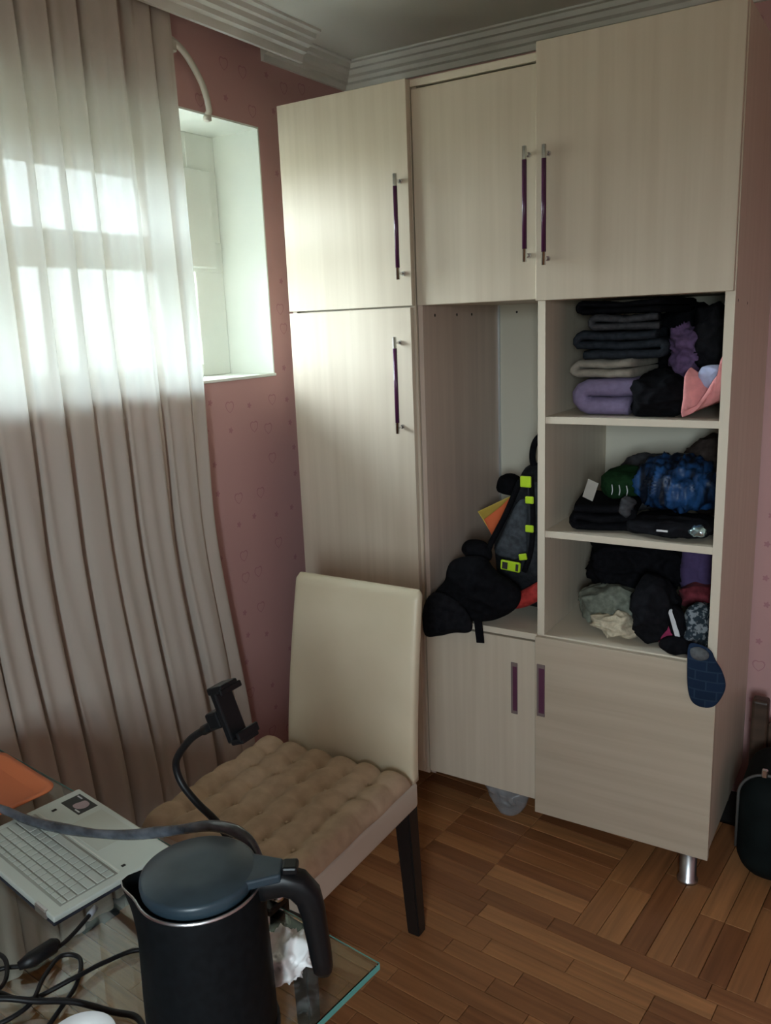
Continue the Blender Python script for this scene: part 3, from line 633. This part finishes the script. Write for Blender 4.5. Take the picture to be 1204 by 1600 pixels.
# ------------------------------------------------------------------ dining chair
CH = thing('dining_chair', 'cream leatherette dining chair with black legs facing the glass table', 'chair', (.51, -.77, 0))
link('seat', bm_box((.298, -1.02, .385), (.742, -.522, .462), .012, 3), CREAMS, CH, smooth=True)
def chair_back():
    b = bmesh.new(); rows = []; NK = 40
    for k in range(NK + 1):
        v = k / NK; z = .463 + v * .512; hw = .211 - .011 * v; yc = -.532 + .068 * v ** 1.5; th = .046 - .006 * v; cx_ = .5315 + .004 * v
        e_ = max(0, (v - .965) / .035); sh = 1 - math.sqrt(max(0, 1 - e_ * e_)); hw -= .006 * sh; th *= 1 - .75 * sh
        ring = []
        for q in range(40):
            a = 2 * math.pi * q / 40; ca, sa = math.cos(a), math.sin(a); p_ = .22
            r_x = math.copysign(abs(ca) ** p_, ca); r_y = math.copysign(abs(sa) ** .42, sa)
            puff = .006 * (1 - r_x * r_x) * math.sin(math.pi * min(1, v * 1.02))
            ring.append(b.verts.new((cx_ + hw * r_x, yc + (th / 2 + puff) * r_y, z)))
        rows.append(ring)
    n = 40
    for A, B in zip(rows, rows[1:]):
        for k in range(n): b.faces.new((A[k], A[(k + 1) % n], B[(k + 1) % n], B[k]))
    b.faces.new(rows[0][::-1]); b.faces.new(rows[-1]); bmesh.ops.recalc_face_normals(b, faces=b.faces)
    for f in b.faces: f.smooth = len(f.verts) == 4
    return b
link('backrest', chair_back(), CREAM, CH)
def leg(x0, y0, x1, y1, top):
    b = bmesh.new(); A = []; B = []
    for sx, sy in ((-1, -1), (1, -1), (1, 1), (-1, 1)):
        A.append(b.verts.new((x0 + sx * .0245, y0 + sy * .0245, top))); B.append(b.verts.new((x1 + sx * .019, y1 + sy * .019, 0)))
    for k in range(4): b.faces.new((A[k], A[(k + 1) % 4], B[(k + 1) % 4], B[k]))
    b.faces.new(A[::-1]); b.faces.new(B); bmesh.ops.recalc_face_normals(b, faces=b.faces)
    bmesh.ops.bevel(b, geom=list(b.edges), offset=.004, segments=2, affect='EDGES'); return b
for x0, y0, x1, y1 in ((.714, -.549, .728, -.535), (.315, -.545, .300, -.525), (.706, -.995, .710, -1.0), (.315, -.995, .311, -1.0)):
    link('leg', leg(x0, y0, x1, y1, .392), LEGB, CH)

# tufted cushion
def cushion():
    b = bmesh.new(); N_ = 78; x0, x1, y0, y1 = .262, .752, -1.045, -.570; NT = 6
    top = []; bot = []
    for j in range(N_ + 1):
        rt, rb = [], []
        for i in range(N_ + 1):
            u, v = i / N_, j / N_
            e_ = min(1, min(u, 1 - u, v, 1 - v) / .055); edge = math.sqrt(max(0, 1 - (1 - e_) ** 2))
            uu = u * NT + .12 * noise.noise(Vector((u * 3, v * 3, 1))); vv = v * NT + .12 * noise.noise(Vector((u * 3, v * 3, 9)))
            chan = abs(math.sin(math.pi * uu)) ** .55; cross = abs(math.sin(math.pi * vv)) ** .6
            dimple = math.exp(-((((uu + .5) % 1 - .5) ** 2) + (((vv + .5) % 1 - .5) ** 2)) / .018)
            h = .014 + (.021 * chan + .007 * cross) - .010 * dimple + .004 * noise.noise(Vector((u * 9, v * 9, 4)))
            x = x0 + (x1 - x0) * u + .008 * noise.noise(Vector((v * 5, 0, 2))) * (1 if u < .5 else .6); y = y0 + (y1 - y0) * v + .008 * noise.noise(Vector((u * 5, 3, 2)))
            zb = .4635 + .014
            rt.append(b.verts.new((x, y, zb + h * edge))); rb.append(b.verts.new((x, y, zb - .0138 * edge)) if 0 < i < N_ and 0 < j < N_ else rt[-1])
        top.append(rt); bot.append(rb)
    for j in range(N_):
        for i in range(N_):
            b.faces.new((top[j][i], top[j][i + 1], top[j + 1][i + 1], top[j + 1][i]))
            q = []
            for w_ in (bot[j][i], bot[j + 1][i], bot[j + 1][i + 1], bot[j][i + 1]):
                if w_ not in q: q.append(w_)
            try: b.faces.new(q)
            except ValueError: pass
    for f in b.faces: f.smooth = True
    return b
cu_ = tag(link('seat_cushion', cushion(), CUSH), 'taupe tufted square cushion lying on the cream chair', 'cushion')
for i in range(1, 6):
    for j in range(1, 6):
        x, y = .262 + .49 * i / 6, -1.045 + .475 * j / 6
        link('tuft_button', bm_lathe([(.0048, -.003), (.0055, .001), (.003, .0035)], (x, y, .4985), 8), CUSH, cu_)

# ------------------------------------------------------------------ glass table and what is on it
TA = R_(-6.55); TZ = .755
T = thing('glass_table', 'clear glass table with a greenish edge in the foreground', 'table', (1.186, -1.400, 0), TA)
link('glass_top', L_(T, bm_box((-1.10, -.80, TZ - .010), (0, 0, TZ), .0012)), GLASS, T)
EDGE = principled('green_edge_glow', (0.09, 0.33, 0.30), 0.08, spec=.8)  # green glass tint plus daylight piped to the rim, painted as opaque colour
link('edge_glow_strip', L_(T, bm_box((.0002, -.80, TZ - .0098), (.0016, .0, TZ - .0004), .0004)), EDGE, T); link('edge_glow_strip', L_(T, bm_box((-1.10, .0002, TZ - .0098), (0, .0016, TZ - .0004), .0004)), EDGE, T)
for x, y in ((-.255, -.175), (-1.0, -.16), (-.30, -.70), (-1.0, -.70)):
    lg = link('leg', L_(T, bm_lathe([(.032, 0), (.032, .006), (.022, .012), (.022, TZ - .016), (.034, TZ - .0105)], (x, y, 0), 20)), STEEL, T)

# kettle
KX, KY = 1.066, -1.611; KA = math.atan2(.527, .85)
K = thing('electric_kettle', 'matt black electric kettle with flat lid in front of the laptop', 'kettle', (KX, KY, TZ), KA)
kt = bmesh.new()
link('base', L_(K, bm_lathe([(.085, .0), (.086, .004), (.086, .016), (.083, .019)], (0, 0, 0), 40)), BLACKP, K)
def kettle_body():
    b = bmesh.new(); n = 56; rings = []
    for r, z in ((.081, .020), (.083, .026), (.082, .09), (.080, .16), (.0785, .205), (.0776, .2265), (.0772, .2295), (.0755, .230), (.0735, .222), (.072, .20)):
        ring = []
        for k in range(n):
            a = 2 * math.pi * k / n; d_ = abs((a - math.pi + math.pi) % (2 * math.pi) - math.pi)
            sp_ = math.exp(-(d_ / .26) ** 2) * max(0, (z - .155) / .075) ** 1.6
            rr = r + .021 * sp_
            ring.append(b.verts.new((rr * math.cos(a), rr * math.sin(a), z + .004 * sp_)))
        rings.append(ring)
    for i, (A, B) in enumerate(zip(rings, rings[1:])):
        for k in range(n):
            f = b.faces.new((A[k], A[(k + 1) % n], B[(k + 1) % n], B[k])); f.smooth = True; f.material_index = 1 if i in (5, 6) else 0
    b.faces.new(rings[0][::-1]); b.faces.new(rings[-1])
    return b
link('body', L_(K, kettle_body()), [BLACKM, STEEL], K)
lid = link('lid', L_(K, bm_lathe([(.066, .222), (.0712, .232), (.0722, .240), (.0715, .2445), (.068, .2465), (.03, .2472), (.001, .2474)], (0, 0, 0), 56)), LIDM, K)
def sweep_rect(path, w_, h_list, bev=.004):
    b = bmesh.new(); rows = []
    for i, (x, z) in enumerate(path):
        p0, p1 = path[max(0, i - 1)], path[min(len(path) - 1, i + 1)]; tx, tz = p1[0] - p0[0], p1[1] - p0[1]; l = math.hypot(tx, tz); nx, nz_ = -tz / l, tx / l; h = h_list[i] / 2; ww = w_[i] / 2; ring = []
        for k in range(12):
            a = 2 * math.pi * k / 12; ca, sa = math.cos(a), math.sin(a); ca = math.copysign(abs(ca) ** .55, ca); sa = math.copysign(abs(sa) ** .55, sa)
            ring.append(b.verts.new((x + nx * h * ca, ww * sa, z + nz_ * h * ca)))
        rows.append(ring)
    for A, B in zip(rows, rows[1:]):
        for k in range(12): b.faces.new((A[k], A[(k + 1) % 12], B[(k + 1) % 12], B[k]))
    b.faces.new(rows[0][::-1]); b.faces.new(rows[-1]); bmesh.ops.recalc_face_normals(b, faces=b.faces)
    for f in b.faces: f.smooth = len(f.verts) == 4
    return b
hp = [(.066, .222), (.085, .224), (.105, .226), (.122, .220), (.134, .204), (.139, .18), (.142, .15), (.145, .12), (.147, .098), (.148, .090)]
link('handle', L_(K, sweep_rect(hp, [.036, .034, .032, .032, .032, .031, .030, .029, .027, .018], [.040, .036, .034, .034, .032, .030, .028, .027, .025, .016])), BLACKP, K)
link('hinge', L_(K, bm_prism([(.056, -.032), (.104, -.0165), (.104, .0165), (.056, .032)], 2, .234, .2465, bev=.003)), LIDM, K)
link('lid_button', L_(K, bm_box((.104, -.011, .240), (.124, .011, .2505), .003, 2)), BLACKP, K)

# laptop, screen folded underneath
LA = R_(-9.0)
LP = thing('laptop', 'silver laptop folded open with a dark sticker, lying on the glass table', 'laptop', (.568, -1.452, TZ), LA)
lw, ld = .318, .222
link('screen_lid', L_(LP, bm_box((-lw / 2 + .002, -ld / 2, .001), (lw / 2 - .002, ld / 2 - .003, .0075), .0025, 2)), LIDU, LP)
link('keyboard_base', L_(LP, bm_box((-lw / 2, -ld / 2, .0085), (lw / 2, ld / 2, .0190), .0028, 2)), SILVER, LP)
link('keyboard_well', L_(LP, bm_box((-.143, -ld / 2 + .020, .0188), (.143, -ld / 2 + .123, .0194), .0004)), KEYW, LP)
for sx in (-1, 1): link('hinge', L_(LP, bm_box((sx * .118 - .018, -ld / 2 - .002, .004), (sx * .118 + .018, -ld / 2 + .006, .0196), .002)), STEEL, LP)
kcache = {}
def key(x, y, w_, d_):
    kk = (round(w_, 4), round(d_, 4))
    if kk not in kcache:
        b = bm_box((-w_ / 2, -d_ / 2, .0194), (w_ / 2, d_ / 2, .0212), .0006)
        o = link('key', L_(LP, b), KEYM, LP); o.location = (x, y, 0); kcache[kk] = o
    else:
        o = kcache[kk].copy(); COL.objects.link(o); o.location = (x, y, 0)
pit = .282 / 15
yk = -ld / 2 + .0255
rows_k = [(.010, [1] * 15), (.0165, [1] * 13 + [2]), (.0165, [1.5] + [1] * 12 + [1.5]), (.0165, [1.75] + [1] * 11 + [2.25]), (.0165, [2.25] + [1] * 10 + [2.75]), (.0165, [1, 1, 1, 1.25, 5.5, 1.25, 1, 1, 1, 1])]
for h_, ws in rows_k:
    tot = sum(ws); x = .141
    for w_ in ws:
        ww = w_ * .282 / tot; key(x - ww / 2, yk + h_ / 2 - .002, ww - .0026, h_ - .0024); x -= ww
    yk += h_ + .0006
link('trim_strip', L_(LP, bm_box((-.140, -ld / 2 + .1265, .0189), (.140, -ld / 2 + .1290, .0195))), principled('bright_aluminium', (.75, .78, .72), .3, .4), LP)
link('touchpad', L_(LP, bm_box((-.055, -ld / 2 + .134, .0189), (.060, ld / 2 - .012, .01925))), principled('touchpad_silver', (.57, .61, .55), .3, .3), LP)
stk = link('sticker', L_(LP, bm_box((-.138, ld / 2 - .050, .0189), (-.072, ld / 2 - .010, .0194))), principled('dark_sticker', (.02, .025, .022), .35), LP)
pk = bm_puffy([(-.020, -.010), (-.010, .012), (.012, .013), (.020, .0), (.010, -.012)], 0, .0012, 4); pk.transform(MW[LP.name] @ Matrix.Translation((-.102, ld / 2 - .028, .0195)) @ Matrix.Rotation(R_(90), 4, 'X')); link('sticker_picture', pk, principled('mauve_print', (.42, .32, .34), .5), stk)
tx = bm_box((-.134, ld / 2 - .018, .0193), (-.118, ld / 2 - .015, .0196)); tx = bm_box((-.094, ld / 2 - .046, .0193), (-.078, ld / 2 - .043, .0196), bm=tx); link('sticker_print', L_(LP, tx), WHITE, stk)
link('small_label', L_(LP, bm_box((-.128, ld / 2 - .075, .0189), (-.121, ld / 2 - .066, .0194))), DARK, LP)
link('small_label', L_(LP, bm_box((.128, ld / 2 - .085, .0189), (.134, ld / 2 - .078, .0194))), DARK, LP)

# charger cable with plug at the laptop's side
CG = thing('charger_cable', 'black laptop charger cable looped at the lower left of the glass table', 'cable', (.76, -1.64, TZ))
z_ = TZ + .004
link('cable', bm_tube([(.744, -1.548, TZ + .012), (.748, -1.585, z_), (.752, -1.615, z_ + .001), (.745, -1.655, z_), (.715, -1.682, z_), (.70, -1.72, z_), (.73, -1.76, z_), (.79, -1.76, z_), (.815, -1.71, z_ + .004), (.79, -1.665, z_ + .006), (.775, -1.625, z_ + .004), (.80, -1.612, z_), (.835, -1.645, z_), (.855, -1.69, z_), (.88, -1.76, z_), (.90, -1.85, z_)], .0033, 8, smooth_sub=8), RUBBER, CG)
link('cable', bm_tube([(.60, -1.70, z_), (.66, -1.672, z_), (.71, -1.672, z_ + .006), (.745, -1.70, z_), (.735, -1.74, z_), (.68, -1.77, z_), (.60, -1.80, z_)], .0033, 8, smooth_sub=8), RUBBER, CG)
link('plug', bm_tube([(.738, -1.532, TZ + .012), (.744, -1.549, TZ + .012)], .0048, 10), principled('grey_plug', (.42, .46, .52), .35, .5), CG)
link('adapter_block', bm_tube([(.751, -1.612, TZ + .013), (.752, -1.62, TZ + .013), (.748, -1.655, TZ + .013), (.742, -1.672, TZ + .012)], [.006, .0115, .0115, .006], 12), RUBBER, CG)
tag(link('kettle_cord', bm_tube([(.985, -1.565, z_), (.93, -1.54, z_), (.865, -1.555, z_), (.84, -1.60, z_ + .002), (.83, -1.65, z_ + .0072), (.80, -1.70, z_), (.76, -1.72, z_ + .012), (.70, -1.74, z_ + .008), (.62, -1.74, z_)], .0034, 8, smooth_sub=8), RUBBER), 'thin black cord running from the kettle across the glass', 'cable')
tag(link('power_cord', bm_tube([(.985, -1.655, z_), (.955, -1.645, z_), (.92, -1.655, z_), (.87, -1.675, z_ + .009), (.82, -1.70, z_ + .008), (.77, -1.735, z_ + .016), (.70, -1.79, z_)], .0042, 8, smooth_sub=8), RUBBER), 'thicker black cord beside the cup at the bottom of the frame', 'cable')

# cup
cp = link('cup', bm_lathe([(.026, 0), (.030, .003), (.040, .040), (.0435, .066), (.0425, .067), (.0385, .040), (.028, .008), (.001, .006)], (.978, -1.745, TZ), 36, capt=False), WHITEC)
tag(cp, 'white cup whose rim shows at the bottom edge beside the kettle', 'cup')

# crumpled tissue
tag(link('crumpled_tissue', bm_heap((1.075, -1.468, TZ), (.075, .085, .050), seed=71, amp=.016, freq=32, p=2, sub=5), TISSUE), 'crumpled white tissue on the glass behind the kettle handle', 'tissue')

# orange tray
TR = thing('tray', 'orange plastic tray at the left edge of the glass table', 'tray', (.246, -1.411, TZ), R_(-8.5))
def tray():
    b = bmesh.new(); rings = []; n = 40
    for k_, (w_, d_, r, z) in enumerate(((.097, .072, .022, 0), (.115, .090, .028, .014), (.123, .098, .030, .0165), (.125, .100, .030, .0150), (.125, .100, .030, .0175), (.113, .088, .026, .017), (.095, .070, .022, .004))):
        ring = []
        for cx_, cy_, a0_ in ((1, 1, 0), (-1, 1, 90), (-1, -1, 180), (1, -1, 270)):
            for q in range(6):
                a = R_(a0_ + 90 * q / 5); ring.append(b.verts.new((cx_ * (w_ - r) + r * math.cos(a), cy_ * (d_ - r) + r * math.sin(a), z)))
        rings.append(ring)
    n = 24
    for A, B in zip(rings, rings[1:]):
        for k in range(n): b.faces.new((A[k], A[(k + 1) % n], B[(k + 1) % n], B[k]))
    b.faces.new(rings[0][::-1]); b.faces.new(rings[-1]); bmesh.ops.recalc_face_normals(b, faces=b.faces)
    for f in b.faces: f.smooth = len(f.verts) == 4
    return b
link('tray_body', L_(TR, tray()), ORANGE, TR)

# phone holder on a gooseneck
PH = thing('phone_holder', 'black gooseneck phone holder clamped to the table edge by the chair', 'phone holder', (.968, -1.375, TZ))
cl = bm_box((.945, -1.405, TZ + .0005), (.990, -1.362, TZ + .014), .003); cl = bm_box((.945, -1.368, TZ - .050), (.990, -1.357, TZ + .014), .003, bm=cl); cl = bm_box((.945, -1.405, TZ - .050), (.990, -1.360, TZ - .040), .003, bm=cl)
link('clamp', cl, BLACKP, PH)
link('clamp_screw', bm_tube([(.967, -1.390, TZ - .062), (.967, -1.390, TZ - .0105)], .006, 12), CHROME, PH)
link('clamp_knob', bm_lathe([(.004, 0), (.012, .002), (.012, .008), (.008, .011)], (.981, -1.378, TZ + .014), 16), CHROME, PH)
gp = [(.958, -1.385, TZ + .012), (.935, -1.383, .80), (.865, -1.372, .858), (.815, -1.370, .885), (.783, -1.370, .912), (.773, -1.370, .942), (.784, -1.370, .967), (.815, -1.370, 1.002), (.848, -1.370, 1.026), (.872, -1.370, 1.041)]
link('gooseneck', bm_tube(gp, .0062, 12, smooth_sub=6), RUBBER, PH)
link('collar', bm_tube([(.846, -1.370, 1.0245), (.874, -1.370, 1.0425)], .0082, 12), BLACKP, PH)
cq = Matrix.Translation((.885, -1.372, 1.056))
bb_ = bm_box((-.016, -.014, -.014), (.013, .014, .014), .004, 2); bb_.transform(cq @ Matrix.Rotation(R_(-25), 4, 'Y')); link('ball_joint', bb_, BLACKP, PH)
Mh = Matrix.Translation((.906, -1.372, 1.072)) @ Matrix.Rotation(R_(-22), 4, 'Y')
def ph(lo, hi, nm, bev=.003):
    q = bm_box(lo, hi, bev, 2); q.transform(Mh); link(nm, q, BLACKP, PH)
ph((-.007, -.018, -.046), (.006, .018, .040), 'holder_plate'); ph((-.010, -.019, .034), (.024, .019, .046), 'upper_jaw'); ph((.0, -.019, -.050), (.028, .019, -.040), 'lower_jaw')
ph((.020, -.023, .030), (.026, .023, .040), 'jaw_lip', .002); ph((.022, -.023, -.044), (.028, .023, -.030), 'jaw_lip', .002)

# hose wrapped in plastic arching over the laptop
hz = [(.06, -1.46, TZ + .012), (.22, -1.455, TZ + .012), (.363, -1.45, TZ + .030), (.46, -1.45, .788), (.56, -1.45, .803), (.65, -1.45, .822), (.732, -1.45, .846), (.80, -1.45, .872), (.856, -1.45, .895), (.927, -1.45, .924), (.978, -1.45, .930), (1.012, -1.452, .914), (1.03, -1.462, .87), (1.025, -1.475, .80), (1.01, -1.485, TZ + .012)]
HS = tag(link('wrapped_hose', bm_tube(hz, [.0085 + .0012 * math.sin(k * 2.1) for k in range(len(hz))], 14, smooth_sub=8), HOSEW), 'thick grey hose in clear plastic wrap arching over laptop and kettle', 'hose')

# ------------------------------------------------------------------ beside the cabinet
SC = thing('suitcase', 'rounded dark green-black case on the floor right of the cabinet', 'suitcase', (1.70, .26, 0))
link('shell', bm_box((1.435, .10, .0), (1.96, .42, .335), .085, 6), SUIT, SC, smooth=True)
zp = []
for k in range(13):
    a = R_(180 - 90 * k / 12); zp.append((1.515 + .078 * math.cos(a), .150, .262 + .078 * math.sin(a)))
zp = [(1.437, .150, .09)] + zp + [(1.9, .150, .340)]
link('zipper', bm_tube(zp, .0042, 8), principled('dull_zip', (.10, .10, .095), .5, .3), SC)
zz = bm_box((1.497, .138, .335), (1.513, .150, .362), .003); link('zipper_pull', zz, CHROME, SC)
BN = thing('bench', 'dark brown wooden bench end with rounded post behind the dark case', 'bench', (1.65, .52, 0))
link('post', bm_box((1.418, .46, .0), (1.468, .51, .425), .010, 3), DWOOD, BN)
link('end_board', bm_box((1.468, .475, .05), (2.10, .50, .345), .004), DWOOD, BN)
link('post', bm_box((2.10, .46, .0), (2.15, .51, .425), .010, 3), DWOOD, BN)
